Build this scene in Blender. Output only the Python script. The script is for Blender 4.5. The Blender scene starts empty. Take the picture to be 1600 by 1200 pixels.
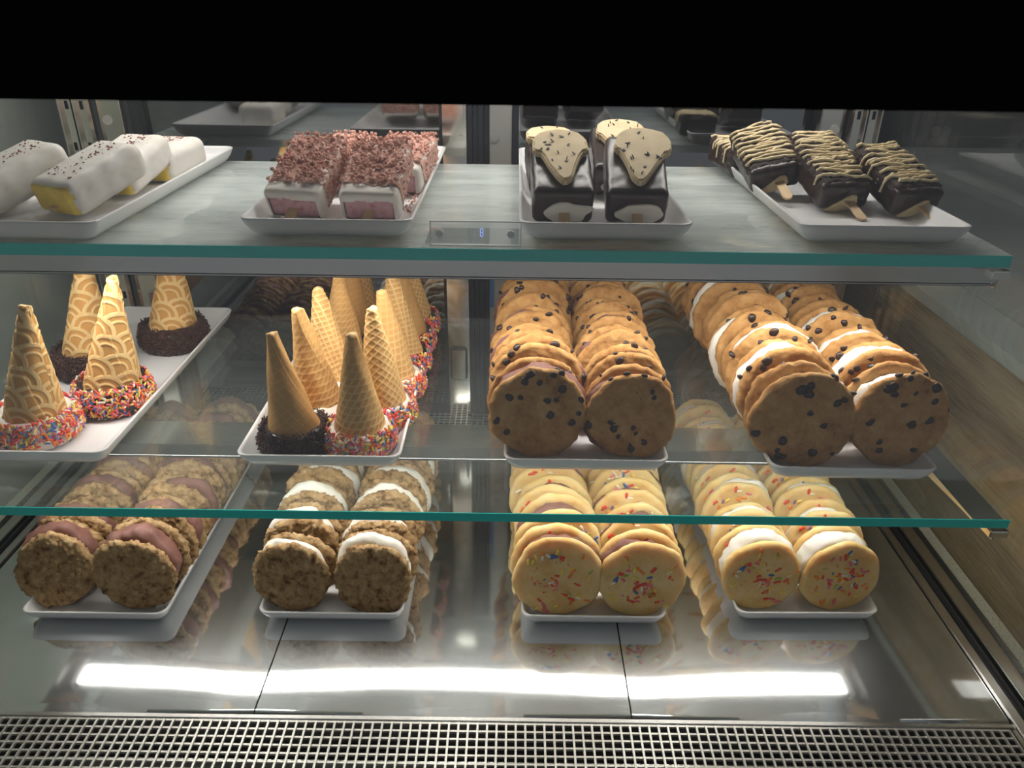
import bpy, bmesh, math, random
import numpy as np
from mathutils import Vector, Matrix, Euler, noise

S = bpy.context.scene
COL = S.collection
R = math.radians
Z0 = 1.45                      # eye height above the shop floor

# ------------------------------------------------------------------ camera, world, exposure
cam = bpy.data.objects.new('camera', bpy.data.cameras.new('camera'))
COL.objects.link(cam)
cam.data.sensor_fit = 'HORIZONTAL'; cam.data.sensor_width = 36.0
cam.data.lens = 36.0 * 1200 / 1600
cam.data.clip_start = 0.002
cam.matrix_world = Matrix.Translation((0, 0, Z0)) @ Matrix.Rotation(R(90 - 27), 4, 'X') @ Matrix.Rotation(R(0.75), 4, 'Z')
S.camera = cam
S.view_settings.view_transform = 'Standard'
S.view_settings.look = 'None'
S.view_settings.gamma = 1.0
S.view_settings.use_curve_mapping = False
S.view_settings.exposure = 0.0
S.cycles.use_denoising = True
S.cycles.max_bounces = 14
S.cycles.transparent_max_bounces = 40
S.cycles.caustics_reflective = True
S.cycles.sample_clamp_indirect = 4.0
W = bpy.data.worlds.new('world'); S.world = W; W.use_nodes = True
bgn = W.node_tree.nodes['Background']
bgn.inputs[0].default_value = (0.9, 0.95, 1.0, 1); bgn.inputs[1].default_value = 0.24
LED_MID = 17.0       # strip under the upper shelf
LED_LOW = 14.0       # strip under the middle shelf
LED_TOP = 25.0       # strip under the canopy

# ------------------------------------------------------------------ node material helpers
def newmat(name):
    m = bpy.data.materials.new(name); m.use_nodes = True
    nt = m.node_tree
    return m, nt, nt.nodes['Principled BSDF']

def set_(b, **k):
    names = dict(col='Base Color', rough='Roughness', metal='Metallic', sss='Subsurface Weight', spec='Specular IOR Level',
                 coat='Coat Weight', ecol='Emission Color', estr='Emission Strength', trans='Transmission Weight', aniso='Anisotropic')
    for a, v in k.items():
        if a in ('col', 'ecol'): v = (*v, 1)
        b.inputs[names[a]].default_value = v

def coords(nt, rnd=True):
    tc = nt.nodes.new('ShaderNodeTexCoord')
    if not rnd: return tc.outputs['Object']
    oi = nt.nodes.new('ShaderNodeObjectInfo')
    ad = nt.nodes.new('ShaderNodeVectorMath'); ad.operation = 'ADD'
    nt.links.new(tc.outputs['Object'], ad.inputs[0]); nt.links.new(oi.outputs['Random'], ad.inputs[1])
    return ad.outputs[0]

def tex_noise(nt, vec, scale, detail=4, rough=0.6, stretch=None):
    if stretch:
        mp = nt.nodes.new('ShaderNodeMapping'); mp.inputs['Scale'].default_value = stretch
        nt.links.new(vec, mp.inputs[0]); vec = mp.outputs[0]
    n = nt.nodes.new('ShaderNodeTexNoise'); n.inputs['Scale'].default_value = scale
    n.inputs['Detail'].default_value = detail; n.inputs['Roughness'].default_value = rough
    nt.links.new(vec, n.inputs['Vector'])
    return n.outputs['Fac']

def ramp(nt, fac, stops):
    r = nt.nodes.new('ShaderNodeValToRGB')
    e = r.color_ramp.elements
    while len(e) < len(stops): e.new(0.5)
    for i, (p, c) in enumerate(stops):
        e[i].position = p; e[i].color = (*c, 1) if len(c) == 3 else c
    nt.links.new(fac, r.inputs[0])
    return r.outputs[0]

def bump(nt, b, h, strength, dist):
    n = nt.nodes.new('ShaderNodeBump'); n.inputs['Strength'].default_value = strength; n.inputs['Distance'].default_value = dist
    nt.links.new(h, n.inputs['Height']); nt.links.new(n.outputs[0], b.inputs['Normal'])

def plain(name, col, rough=0.5, metal=0.0, **k):
    m, nt, b = newmat(name); set_(b, col=col, rough=rough, metal=metal, **k); return m

def speckled(name, stops, scale, rough=0.6, bscale=None, bstr=0.4, bdist=0.001, sss=0.0, detail=5, spec=0.3, stretch=None, radius=0.004):
    m, nt, b = newmat(name)
    v = coords(nt)
    f = tex_noise(nt, v, scale, detail, stretch=stretch)
    nt.links.new(ramp(nt, f, stops), b.inputs['Base Color'])
    set_(b, rough=rough, sss=sss, spec=spec)
    if sss:
        b.inputs['Subsurface Radius'].default_value = (1.0, 0.6, 0.3); b.inputs['Subsurface Scale'].default_value = radius
    if bscale: bump(nt, b, tex_noise(nt, v, bscale, 6, 0.65), bstr, bdist)
    return m

def attr_mat(name, rough=0.5, bscale=None, bstr=0.3, bdist=0.0006, spec=0.4, sss=0.0):
    m, nt, b = newmat(name)
    a = nt.nodes.new('ShaderNodeAttribute'); a.attribute_name = 'Col'
    nt.links.new(a.outputs['Color'], b.inputs['Base Color']); set_(b, rough=rough, spec=spec, sss=sss)
    if sss: b.inputs['Subsurface Scale'].default_value = 0.003
    if bscale: bump(nt, b, tex_noise(nt, coords(nt), bscale, 5), bstr, bdist)
    return m

def glass(name, tint=(0.97, 0.985, 0.98), strength=1.0, smear=0.0, smear_scale=6.0, rough=0.0):
    m, nt, b = newmat(name); nt.nodes.remove(b)
    out = nt.nodes['Material Output']
    L = nt.links
    tr = nt.nodes.new('ShaderNodeBsdfTransparent'); tr.inputs[0].default_value = (*tint, 1)
    gl = nt.nodes.new('ShaderNodeBsdfGlossy'); gl.inputs['Roughness'].default_value = rough; gl.inputs['Color'].default_value = (1, 1, 1, 1)
    ge = nt.nodes.new('ShaderNodeNewGeometry')
    ior = nt.nodes.new('ShaderNodeMath'); ior.operation = 'MULTIPLY_ADD'      # outside 1.5, inside 1/1.5: a thin pane reflects alike on both faces
    L.new(ge.outputs['Backfacing'], ior.inputs[0]); ior.inputs[1].default_value = 1 / 1.5 - 1.5; ior.inputs[2].default_value = 1.5
    fr = nt.nodes.new('ShaderNodeFresnel'); L.new(ior.outputs[0], fr.inputs[0])
    mu = nt.nodes.new('ShaderNodeMath'); mu.operation = 'MULTIPLY'; L.new(fr.outputs[0], mu.inputs[0]); mu.inputs[1].default_value = strength
    mx = nt.nodes.new('ShaderNodeMixShader'); L.new(mu.outputs[0], mx.inputs[0]); L.new(tr.outputs[0], mx.inputs[1]); L.new(gl.outputs[0], mx.inputs[2])
    last = mx.outputs[0]
    if smear:
        df = nt.nodes.new('ShaderNodeBsdfDiffuse'); df.inputs[0].default_value = (0.75, 0.82, 0.80, 1)
        tc = nt.nodes.new('ShaderNodeTexCoord')
        f = tex_noise(nt, tc.outputs['Object'], smear_scale, 7, 0.7, (0.6, 2.2, 1))
        r = ramp(nt, f, [(0.30, (0.35, 0.35, 0.35)), (0.62, (1, 1, 1))])
        sm = nt.nodes.new('ShaderNodeMath'); sm.operation = 'MULTIPLY'; L.new(r, sm.inputs[0]); sm.inputs[1].default_value = smear
        m2 = nt.nodes.new('ShaderNodeMixShader'); L.new(sm.outputs[0], m2.inputs[0]); L.new(last, m2.inputs[1]); L.new(df.outputs[0], m2.inputs[2])
        last = m2.outputs[0]
    L.new(last, out.inputs['Surface'])
    return m

def emitter(name, col, strength):
    m, nt, b = newmat(name); nt.nodes.remove(b)
    e = nt.nodes.new('ShaderNodeEmission'); e.inputs[0].default_value = (*col, 1); e.inputs[1].default_value = strength
    nt.links.new(e.outputs[0], nt.nodes['Material Output'].inputs['Surface'])
    return m

def steel(name, col, rough, brush=(2, 200, 200), var=0.06, bstr=0.02):
    m, nt, b = newmat(name)
    v = coords(nt, False)
    f = tex_noise(nt, v, 3.0, 6, 0.65, brush)
    g = tex_noise(nt, v, 9.0, 6, 0.6)
    r = nt.nodes.new('ShaderNodeMapRange'); r.inputs['To Min'].default_value = rough - var / 2; r.inputs['To Max'].default_value = rough + var
    nt.links.new(g, r.inputs[0]); nt.links.new(r.outputs[0], b.inputs['Roughness'])
    set_(b, col=col, metal=1.0)
    bump(nt, b, f, bstr, 0.0004)
    return m

# ------------------------------------------------------------------ materials
M = {}
M['deck'] = steel('brushed_deck_steel', (0.68, 0.71, 0.72), 0.05, (200, 2, 200), 0.05, 0.010)
def haze_lobe(m, fac, rough, col):
    nt = m.node_tree; out = nt.nodes['Material Output']; b = nt.nodes['Principled BSDF']
    g = nt.nodes.new('ShaderNodeBsdfGlossy'); g.inputs['Roughness'].default_value = rough; g.inputs['Color'].default_value = (*col, 1)
    mx = nt.nodes.new('ShaderNodeMixShader')
    f = tex_noise(nt, coords(nt, False), 5.0, 6, 0.65)
    r = nt.nodes.new('ShaderNodeMapRange'); r.inputs['To Min'].default_value = fac * 0.6; r.inputs['To Max'].default_value = fac * 1.4
    nt.links.new(f, r.inputs[0]); nt.links.new(r.outputs[0], mx.inputs[0])
    nt.links.new(b.outputs[0], mx.inputs[1]); nt.links.new(g.outputs[0], mx.inputs[2]); nt.links.new(mx.outputs[0], out.inputs['Surface'])
haze_lobe(M['deck'], 0.17, 0.34, (0.72, 0.75, 0.77))
M['steel'] = steel('satin_steel', (0.62, 0.61, 0.59), 0.22)
M['bar'] = steel('bar_steel', (0.60, 0.59, 0.57), 0.20, (2, 200, 200), 0.05, 0.04)
M['polished'] = steel('polished_steel', (0.72, 0.66, 0.60), 0.10)
M['grey'] = plain('grey_satin_metal', (0.28, 0.28, 0.27), 0.4, 0.4)
M['wire'] = plain('galvanised_wire', (0.66, 0.64, 0.60), 0.35, 0.75)
M['black'] = plain('black_rubber', (0.010, 0.011, 0.013), 0.45)
M['darkframe'] = plain('dark_blue_frame', (0.012, 0.014, 0.022), 0.35)
M['trough'] = plain('dark_trough', (0.02, 0.022, 0.022), 0.6)
M['header'] = plain('black_header_print', (0.0005, 0.0005, 0.0005), 0.06, 0, spec=0.03)
M['canopy'] = plain('canopy_paint', (0.30, 0.30, 0.30), 0.5)
M['door'] = steel('dark_mirror_glass', (0.25, 0.255, 0.26), 0.035, (1, 1, 1), 0.02, 0.0)
M['glass_top'] = glass('upper_shelf_glass', (0.955, 0.98, 0.97), 1.0, 0.48, 7.0)
M['glass_mid'] = glass('middle_shelf_glass', (0.955, 0.98, 0.97), 1.0, 0.05, 7.0)
M['glass_end'] = glass('end_glass', (0.93, 0.96, 0.95), 1.0, 0.012, 5.0)
M['glass_front'] = glass('front_glass', (0.99, 0.99, 0.99), 1.0)
M['acrylic'] = glass('clear_acrylic', (0.96, 0.97, 0.97), 1.3, 0.06, 20)
M['edge'] = plain('teal_glass_edge', (0.05, 0.62, 0.56), 0.12, 0, spec=0.5)
M['led'] = emitter('led_diffuser_mid', (1.0, 0.96, 0.89), LED_MID)
M['led_low'] = emitter('led_diffuser_low', (1.0, 0.96, 0.89), LED_LOW)
M['led_top'] = emitter('led_diffuser_top', (1.0, 0.96, 0.90), LED_TOP)
M['digit'] = emitter('digit_reflection', (0.30, 0.42, 1.0), 1.2)
M['white'] = plain('white_melamine', (0.78, 0.78, 0.78), 0.22, 0, spec=0.5)
M['clip'] = plain('white_clip', (0.75, 0.75, 0.73), 0.4)
M['chrome'] = plain('chrome', (0.8, 0.78, 0.74), 0.12, 1.0)
M['blue'] = plain('blue_tape', (0.02, 0.12, 0.35), 0.5)
M['wall'] = speckled('grey_wall', [(0.3, (0.64, 0.66, 0.61)), (0.7, (0.72, 0.74, 0.69))], 3, 0.7)
M['brown'] = speckled('brown_wall', [(0.3, (0.09, 0.07, 0.055)), (0.7, (0.12, 0.09, 0.07))], 3, 0.6)
M['dark'] = plain('dark_wall', (0.03, 0.03, 0.032), 0.7)
M['floor'] = speckled('dark_floor', [(0.3, (0.05, 0.048, 0.045)), (0.7, (0.08, 0.075, 0.07))], 8, 0.5)
M['stone'] = speckled('pale_stone', [(0.3, (0.36, 0.37, 0.34)), (0.5, (0.46, 0.47, 0.44)), (0.7, (0.55, 0.55, 0.51))], 6, 0.35, detail=8)
M['terrazzo'] = speckled('speckled_sill', [(0.30, (0.22, 0.20, 0.15)), (0.40, (0.54, 0.51, 0.41)), (0.62, (0.64, 0.61, 0.51))], 520, 0.5, detail=3)

def wood_mat():
    m, nt, b = newmat('oak_panel'); L = nt.links
    v = coords(nt, False)
    f = tex_noise(nt, v, 2.2, 3, 0.5, (1, 1.0, 5.0))
    w = nt.nodes.new('ShaderNodeMath'); w.operation = 'MULTIPLY'; L.new(f, w.inputs[0]); w.inputs[1].default_value = 26.0
    s = nt.nodes.new('ShaderNodeMath'); s.operation = 'SINE'; L.new(w.outputs[0], s.inputs[0])
    g = tex_noise(nt, v, 30, 5, 0.6, (1, 0.6, 14))
    a = nt.nodes.new('ShaderNodeMath'); a.operation = 'MULTIPLY_ADD'; L.new(s.outputs[0], a.inputs[0]); a.inputs[1].default_value = 0.16; L.new(g, a.inputs[2])
    L.new(ramp(nt, a.outputs[0], [(0.2, (0.24, 0.155, 0.085)), (0.5, (0.43, 0.30, 0.18)), (0.8, (0.54, 0.40, 0.25))]), b.inputs['Base Color'])
    set_(b, rough=0.55)
    return m
M['oak'] = wood_mat()
M['stick'] = speckled('birch_stick', [(0.3, (0.60, 0.42, 0.24)), (0.7, (0.70, 0.52, 0.32))], 60, 0.6, stretch=(8, 0.6, 8))

M['choc_chip'] = speckled('chip_cookie_dough', [(0.26, (0.20, 0.085, 0.025)), (0.38, (0.42, 0.205, 0.065)), (0.5, (0.50, 0.265, 0.09)), (0.72, (0.60, 0.36, 0.145))], 75, 0.75, 300, 0.7, 0.0016, spec=0.2)
M['oatmeal'] = speckled('oatmeal_cookie_dough', [(0.34, (0.16, 0.085, 0.035)), (0.46, (0.42, 0.262, 0.125)), (0.56, (0.52, 0.345, 0.172)), (0.72, (0.62, 0.46, 0.26))], 110, 0.8, 260, 1.0, 0.0022, spec=0.15, detail=9)  # dark noise tones paint the shade of cracks and pits, besides oat mottling
M['sugar'] = speckled('sugar_cookie_dough', [(0.30, (0.70, 0.43, 0.16)), (0.5, (0.80, 0.57, 0.26)), (0.75, (0.86, 0.68, 0.36))], 40, 0.65, 260, 0.35, 0.0010, sss=0.55, spec=0.25, radius=0.014)
M['vanilla'] = speckled('vanilla_ice_cream', [(0.3, (0.80, 0.77, 0.69)), (0.7, (0.88, 0.86, 0.79))], 60, 0.5, 180, 0.35, 0.001, sss=0.2)
M['choc_cream'] = speckled('chocolate_ice_cream', [(0.3, (0.17, 0.075, 0.060)), (0.7, (0.27, 0.13, 0.105))], 70, 0.5, 190, 0.5, 0.001)
M['chip'] = plain('chocolate_chip', (0.030, 0.012, 0.008), 0.35)
M['sprinkle'] = attr_mat('sugar_sprinkles', 0.35)
M['waffle'] = attr_mat('wafer', 0.65, 500, 0.35, 0.0006, spec=0.25)
M['dark_choc'] = speckled('dark_chocolate_coat', [(0.3, (0.020, 0.011, 0.009)), (0.7, (0.038, 0.020, 0.015))], 40, 0.30, 120, 0.25, 0.0008, spec=0.5)
M['crumb_choc'] = speckled('chocolate_crumb', [(0.3, (0.022, 0.012, 0.010)), (0.7, (0.055, 0.030, 0.022))], 200, 0.6, 400, 0.9, 0.0016)
M['pink_core'] = speckled('strawberry_ice_cream', [(0.30, (0.42, 0.10, 0.13)), (0.42, (0.56, 0.30, 0.33)), (0.7, (0.64, 0.40, 0.42))], 170, 0.6, 260, 0.3, 0.0008)
M['mango_core'] = speckled('mango_ice', [(0.3, (0.62, 0.44, 0.07)), (0.7, (0.80, 0.62, 0.14))], 80, 0.5, 200, 0.35, 0.0008, sss=0.2)
M['white_coat'] = speckled('white_coating', [(0.3, (0.76, 0.71, 0.64)), (0.7, (0.84, 0.80, 0.74))], 30, 0.45, 90, 0.22, 0.001, sss=0.2)
M['crumbs'] = speckled('pink_crumbs', [(0.28, (0.45, 0.13, 0.09)), (0.45, (0.62, 0.34, 0.27)), (0.7, (0.74, 0.50, 0.42))], 150, 0.85, 380, 0.8, 0.0014)
M['dough'] = speckled('raw_cookie_dough', [(0.3, (0.62, 0.49, 0.29)), (0.7, (0.72, 0.60, 0.39))], 60, 0.65, 220, 0.3, 0.0008, sss=0.15)
M['drizzle'] = plain('peanut_icing', (0.74, 0.60, 0.36), 0.4)
M['flake'] = plain('dried_fruit_flake', (0.28, 0.085, 0.05), 0.7)

# ------------------------------------------------------------------ object helpers
def mesh(name, verts, faces, mats=(), idx=None, smooth=False, cols=None):
    me = bpy.data.meshes.new(name)
    me.from_pydata([tuple(v) for v in verts], [], [tuple(f) for f in faces])
    for m in mats: me.materials.append(m)
    if idx is not None: me.polygons.foreach_set('material_index', idx)
    if smooth: me.polygons.foreach_set('use_smooth', [True] * len(me.polygons))
    if cols is not None:
        a = me.color_attributes.new('Col', 'FLOAT_COLOR', 'POINT')
        c = np.ones((len(cols), 4)); c[:, :3] = cols
        a.data.foreach_set('color', c.ravel())
    me.update()
    return me

def link(name, me, parent=None, loc=(0, 0, 0), rot=(0, 0, 0), scale=None):
    o = bpy.data.objects.new(name, me); COL.objects.link(o)
    if parent: o.parent = parent
    o.location = loc; o.rotation_euler = rot
    if scale is not None: o.scale = scale if hasattr(scale, '__len__') else (scale,) * 3
    return o

def tag(o, label=None, cat=None, group=None, kind=None):
    if label: o['label'] = label
    if cat: o['category'] = cat
    if group: o['group'] = group
    if kind: o['kind'] = kind
    return o

def thing(name, label, cat, loc, rot=(0, 0, 0), group=None):
    return tag(link(name, None, None, loc, rot), label, cat, group)

class MB:
    def __init__(s): s.v = []; s.f = []
    def box(s, x0, x1, y0, y1, z0, z1):
        b = len(s.v)
        s.v += [(x, y, z) for z in (z0, z1) for y in (y0, y1) for x in (x0, x1)]
        s.f += [tuple(b + i for i in q) for q in ((0, 2, 3, 1), (4, 5, 7, 6), (0, 1, 5, 4), (2, 6, 7, 3), (0, 4, 6, 2), (1, 3, 7, 5))]
        return s
    def add(s, v, f):
        b = len(s.v); s.v += [tuple(p) for p in v]; s.f += [tuple(b + i for i in q) for q in f]; return s
    def prism(s, pts, axis, a0, a1):
        b = len(s.v); n = len(pts)
        for a in (a0, a1):
            for p in pts:
                q = list(p); q.insert(axis, a); s.v.append(tuple(q))
        s.f.append(tuple(b + i for i in range(n))); s.f.append(tuple(b + n + i for i in reversed(range(n))))
        for i in range(n):
            j = (i + 1) % n; s.f.append((b + i, b + n + i, b + n + j, b + j))
        return s
    def tube(s, pts, rad, n=6, cap=True):
        b = len(s.v); m = len(pts)
        for i, p in enumerate(pts):
            p = Vector(p); a = Vector(pts[max(i - 1, 0)]); c = Vector(pts[min(i + 1, m - 1)])
            t = (c - a).normalized() if (c - a).length > 1e-9 else Vector((0, 0, 1))
            u = t.orthogonal().normalized() if i == 0 else (u - t * u.dot(t)).normalized()
            w = t.cross(u); r = rad[i] if hasattr(rad, '__len__') else rad
            for k in range(n):
                q = p + (u * math.cos(2 * math.pi * k / n) + w * math.sin(2 * math.pi * k / n)) * r
                s.v.append(tuple(q))
        for i in range(m - 1):
            for k in range(n):
                l = (k + 1) % n
                s.f.append((b + i * n + k, b + i * n + l, b + (i + 1) * n + l, b + (i + 1) * n + k))
        if cap:
            s.f.append(tuple(b + k for k in reversed(range(n)))); s.f.append(tuple(b + (m - 1) * n + k for k in range(n)))
        return s
    def mesh(s, name, mat, smooth=False, bevel=0.0):
        me = mesh(name, s.v, s.f, [mat], smooth=smooth)
        bm = bmesh.new(); bm.from_mesh(me)
        bmesh.ops.recalc_face_normals(bm, faces=bm.faces)
        if bevel: bmesh.ops.bevel(bm, geom=bm.edges[:], offset=bevel, segments=2, affect='EDGES', clamp_overlap=True)
        bm.to_mesh(me); bm.free()
        return me

def part(name, mb, mat, parent=None, smooth=False, bevel=0.0, loc=(0, 0, 0), rot=(0, 0, 0)):
    return link(name, mb.mesh(name, M[mat] if isinstance(mat, str) else mat, smooth, bevel), parent, loc, rot)

def structure(name, mb, mat, **k):
    return tag(part(name, mb, mat, **k), kind='structure')

# ------------------------------------------------------------------ layout (metres, heights relative to the eye)
ZT, ZM, ZD = Z0 - 0.190, Z0 - 0.386, Z0 - 0.578      # upper shelf, middle shelf, deck (top faces)
XL, XR = -0.587, 0.470                               # end panes
YB = 1.05                                            # sliding doors
TOPZ = Z0 + 0.10

# ------------------------------------------------------------------ the setting
structure('floor', MB().box(-3, 3, -2, 3.2, -0.05, 0), 'floor')
structure('wall_back', MB().box(-3, 3, 2.2, 2.3, 0, 2.8), 'dark')
structure('wall_left', MB().box(-0.74, -0.68, 0.1, 2.2, 0, 2.2), 'wall')
structure('wall_right', MB().box(1.30, 1.36, -0.4, 2.2, 0, 2.8), 'brown')

# oak clad counter beside the case
ct = thing('side_counter', 'oak clad counter with pale stone top beyond the case end glass', 'counter', (0.53, 0.9, 0))
part('oak_panel', MB().box(0, 0.03, -0.85, 1.1, 0, Z0 - 0.35), 'oak', ct)
part('stone_top', MB().box(-0.004, 0.055, -0.85, 1.1, Z0 - 0.35, Z0 - 0.335), 'stone', ct)
part('stone_top', MB().box(0.057, 0.74, -0.85, 1.1, Z0 - 0.35, Z0 - 0.335), 'stone', ct)

# ------------------------------------------------------------------ display case
case = thing('display_case', 'glass fronted refrigerated display case holding all the trays', 'display case', (-0.057, 0.7, 0))
cx, cy = -0.057, 0.7
def cp(name, mb, mat, bevel=0.0, parent=None, smooth=False, kind=None, label=None):   # case part, built in room coordinates
    mb.v = [(x - cx, y - cy, z) for x, y, z in mb.v]
    o = part(name, mb, mat, parent or case, smooth, bevel)
    if kind: o['kind'] = kind
    if label: o['label'] = label
    return o
cp('base_cabinet', MB().box(XL - 0.02, XR + 0.03, 0.262, 1.12, 0.0, ZD - 0.12), 'grey')
trough = MB().box(XL, XR, 0.275, 1.06, ZD - 0.118, ZD - 0.112)
cp('trough', trough, 'trough')
cp('coil', MB().box(-0.40, -0.02, 0.33, 0.44, ZD - 0.10, ZD - 0.055), 'grey', 0.01)
# deck plates (slightly dished towards their front lip)
for x0, x1 in ((-0.5675, -0.2287), (-0.2273, 0.1108), (0.1122, 0.4510)):
    nx, ys = 14, [0.478, 0.480, 0.484, 0.492, 0.502, 0.515, 0.54, 0.59, 0.7, 0.85, 0.985]
    v, fcs = [], []
    for j, y in enumerate(ys):
        for i in range(nx + 1):
            t = i / nx
            sag = -(0.0007 + 0.0027 * (1 - (2 * t - 1) ** 2)) * max(0, 1 - (y - 0.478) / 0.12) ** 1.2
            lip = -0.0012 if j == 0 else 0
            v.append((x0 + (x1 - x0) * t, y, ZD + sag + lip))
    n = nx + 1
    for j in range(len(ys) - 1):
        for i in range(nx): fcs.append((j * n + i, j * n + i + 1, (j + 1) * n + i + 1, (j + 1) * n + i))
    m_ = MB().add(v, fcs).box(x0, x1, ys[0] + 0.0006, ys[-1], ZD - 0.0045, ZD - 0.0030)
    cp('deck_plate', m_, 'deck', smooth=False)
for o in case.children:
    if o.name.startswith('deck_plate'):
        o.data.polygons.foreach_set('use_smooth', [len(p.vertices) == 4 and p.center.z > ZD - 0.0029 for p in o.data.polygons])
cp('deck_frame', MB().box(-0.568, 0.452, 0.481, 0.982, ZD - 0.02, ZD - 0.006), 'black')
cp('front_sill', MB().box(-0.568, 0.452, 0.4715, 0.4765, ZD - 0.03, ZD + 0.001), 'steel', 0.0008)
# curbs and seals along both ends
for s, xe in ((1, 0.4515), (-1, -0.5680)):
    a = lambda d0, d1: (min(xe + s * d0, xe + s * d1), max(xe + s * d0, xe + s * d1))
    x0, x1 = a(0.0005, 0.011); cp('steel_curb', MB().box(x0, x1, 0.30, 1.04, ZD - 0.03, ZD + 0.003), 'steel', 0.001)
    x0, x1 = a(0.0115, 0.0175); cp('black_seal', MB().box(x0, x1, 0.30, 1.04, ZD - 0.03, ZD + 0.006), 'black', 0.0015)
    x0, x1 = a(0.025, 0.040); cp('outer_rail', MB().box(x0, x1, 0.30, 1.04, ZD - 0.03, ZD + 0.002), 'steel', 0.001)
    x0, x1 = a(0.0405, 0.046); cp('black_seal', MB().box(x0, x1, 0.30, 1.04, ZD - 0.03, ZD + 0.004), 'black', 0.001)
    x0, x1 = a(0.0465, 0.061); cp('stone_sill', MB().box(x0, x1, 0.30, 1.04, ZD - 0.03, ZD + 0.001), 'terrazzo')
    x0, x1 = a(0.018, 0.0245); cp('end_pane', MB().box(x0, x1, 0.302, 1.045, ZD - 0.03, TOPZ - 0.002), 'glass_end')
# front pane, its black printed band, canopy
lean = 0.042
def fy(z): return 0.296 + lean * (z - Z0)
zb, zh, zt = ZD - 0.05, Z0 - 0.036, Z0 + 0.16
cp('front_pane', MB().prism([(fy(zb) - 0.006, zb), (fy(zh) - 0.006, zh), (fy(zh), zh), (fy(zb), zb)], 0, XL, XR), 'glass_front')
cp('header_band', MB().prism([(fy(zh) - 0.006, zh + 0.0004), (fy(zt) - 0.006, zt), (fy(zt) + 0.006, zt), (fy(zh) + 0.006, zh + 0.0004)], 0, XL, XR), 'header')
cp('canopy', MB().box(XL - 0.005, XR + 0.005, 0.312, 1.10, TOPZ, TOPZ + 0.05), 'canopy')
hs = cp('canopy_lamp', MB().box(-0.53, 0.42, 0.86, 0.91, TOPZ - 0.022, TOPZ - 0.0005), 'steel', 0.002)
cp('led_strip', MB().box(-0.52, 0.41, 0.868, 0.902, TOPZ - 0.0245, TOPZ - 0.0225), 'led_top', parent=hs)
# back: sliding mirror doors, centre stiles, slotted standards
for x0, x1 in ((-0.484, -0.0985), (0.0045, 0.392)):
    cp('sliding_door', MB().box(x0, x1, YB, YB + 0.008, ZD - 0.01, TOPZ - 0.001), 'door')
fr = MB().box(-0.4965, -0.4845, 1.035, 1.06, ZD - 0.01, TOPZ - 0.001); cp('door_frame', fr, 'black')
cp('door_frame', MB().box(0.3925, 0.4035, 1.035, 1.06, ZD - 0.01, TOPZ - 0.001), 'black')
cp('door_frame', MB().box(-0.004, 0.004, 1.034, 1.06, ZD - 0.01, TOPZ - 0.001), 'darkframe')
cp('door_frame', MB().box(-0.0985, -0.0945, 1.034, 1.06, ZD - 0.01, TOPZ - 0.001), 'black')
st = cp('door_stile', MB().box(-0.094, -0.0632, 1.026, 1.06, ZD - 0.01, TOPZ - 0.001), 'polished', 0.003)
hnd = MB()
hnd.box(-0.091, -0.066, 1.020, 1.0258, ZD + 0.062, ZD + 0.115)
cp('door_pull', hnd, 'polished', 0.004, parent=st)
for k in range(4):
    xk = -0.0632 + 0.0003 + k * 0.0074
    cp('dark_gasket', MB().box(xk, xk + 0.0068, 1.036 + (k % 2) * 0.004, 1.06, ZD - 0.01, TOPZ - 0.001), 'darkframe', 0.0012)
st2 = cp('door_stile', MB().box(-0.0332, -0.0045, 1.026, 1.06, ZD - 0.01, TOPZ - 0.001), 'grey', 0.0015)
def screw(px, py, pz, parent, r=0.0042, mat='grey'):
    sc = MB()
    for k in range(1): 
        n = 20
        pts = [(px + r * math.cos(2 * math.pi * i / n), pz + r * math.sin(2 * math.pi * i / n)) for i in range(n)]
        sc.prism(pts, 1, py - 0.0016, py)
    o = cp('screw', sc, mat, parent=parent)
    sl = MB().box(px - r * 0.7, px + r * 0.7, py - 0.0022, py - 0.0016, pz - 0.0005, pz + 0.0005).box(px - 0.0005, px + 0.0005, py - 0.0022, py - 0.0016, pz - r * 0.7, pz + r * 0.7)
    return o, sl
o, sl = screw(-0.027, 1.0258, Z0 - 0.168, st2)
screw(-0.0715, 1.0258, Z0 - 0.168, st, mat='polished')
cp('blue_tape', MB().box(-0.0325, -0.0275, 1.0248, 1.0256, Z0 - 0.40, Z0 - 0.30), 'blue')
def standards(s, xa):
    # two slotted channels then a plate with a round stud, going inwards from xa
    for k in range(2):
        x0 = xa + s * (k * 0.0185); x1 = x0 + s * 0.0165
        lo, hi = min(x0, x1), max(x0, x1)
        mb = MB()
        mid = (lo + hi) / 2
        z0, z1 = ZD + 0.002, TOPZ - 0.001
        mb.box(lo, mid - 0.0022, 1.006, 1.010, z0, z1); mb.box(mid + 0.0022, hi, 1.006, 1.010, z0, z1)
        mb.box(lo, lo + 0.0016, 1.000, 1.006, z0, z1); mb.box(hi - 0.0016, hi, 1.000, 1.006, z0, z1)
        z = z0
        while z < z1 - 0.02:
            mb.box(mid - 0.0022, mid + 0.0022, 1.006, 1.010, z, z + 0.040); z += 0.050
        cp('slotted_standard', mb, 'polished')
        cp('standard_back', MB().box(lo, hi, 1.012, 1.016, z0, z1), 'black')
    x0 = xa + s * 0.0385; x1 = x0 + s * 0.030
    pl = cp('corner_plate', MB().box(min(x0, x1), max(x0, x1), 1.018, 1.030, ZD + 0.002, TOPZ - 0.001), 'polished', 0.001)
    screw((x0 + x1) / 2 - s * 0.004, 1.0178, Z0 - 0.150, pl, 0.0058, 'wire')
    screw((x0 + x1) / 2 - s * 0.004, 1.0178, Z0 - 0.45, pl, 0.0058, 'wire')
standards(1, -0.5675); standards(-1, 0.4545)

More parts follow.
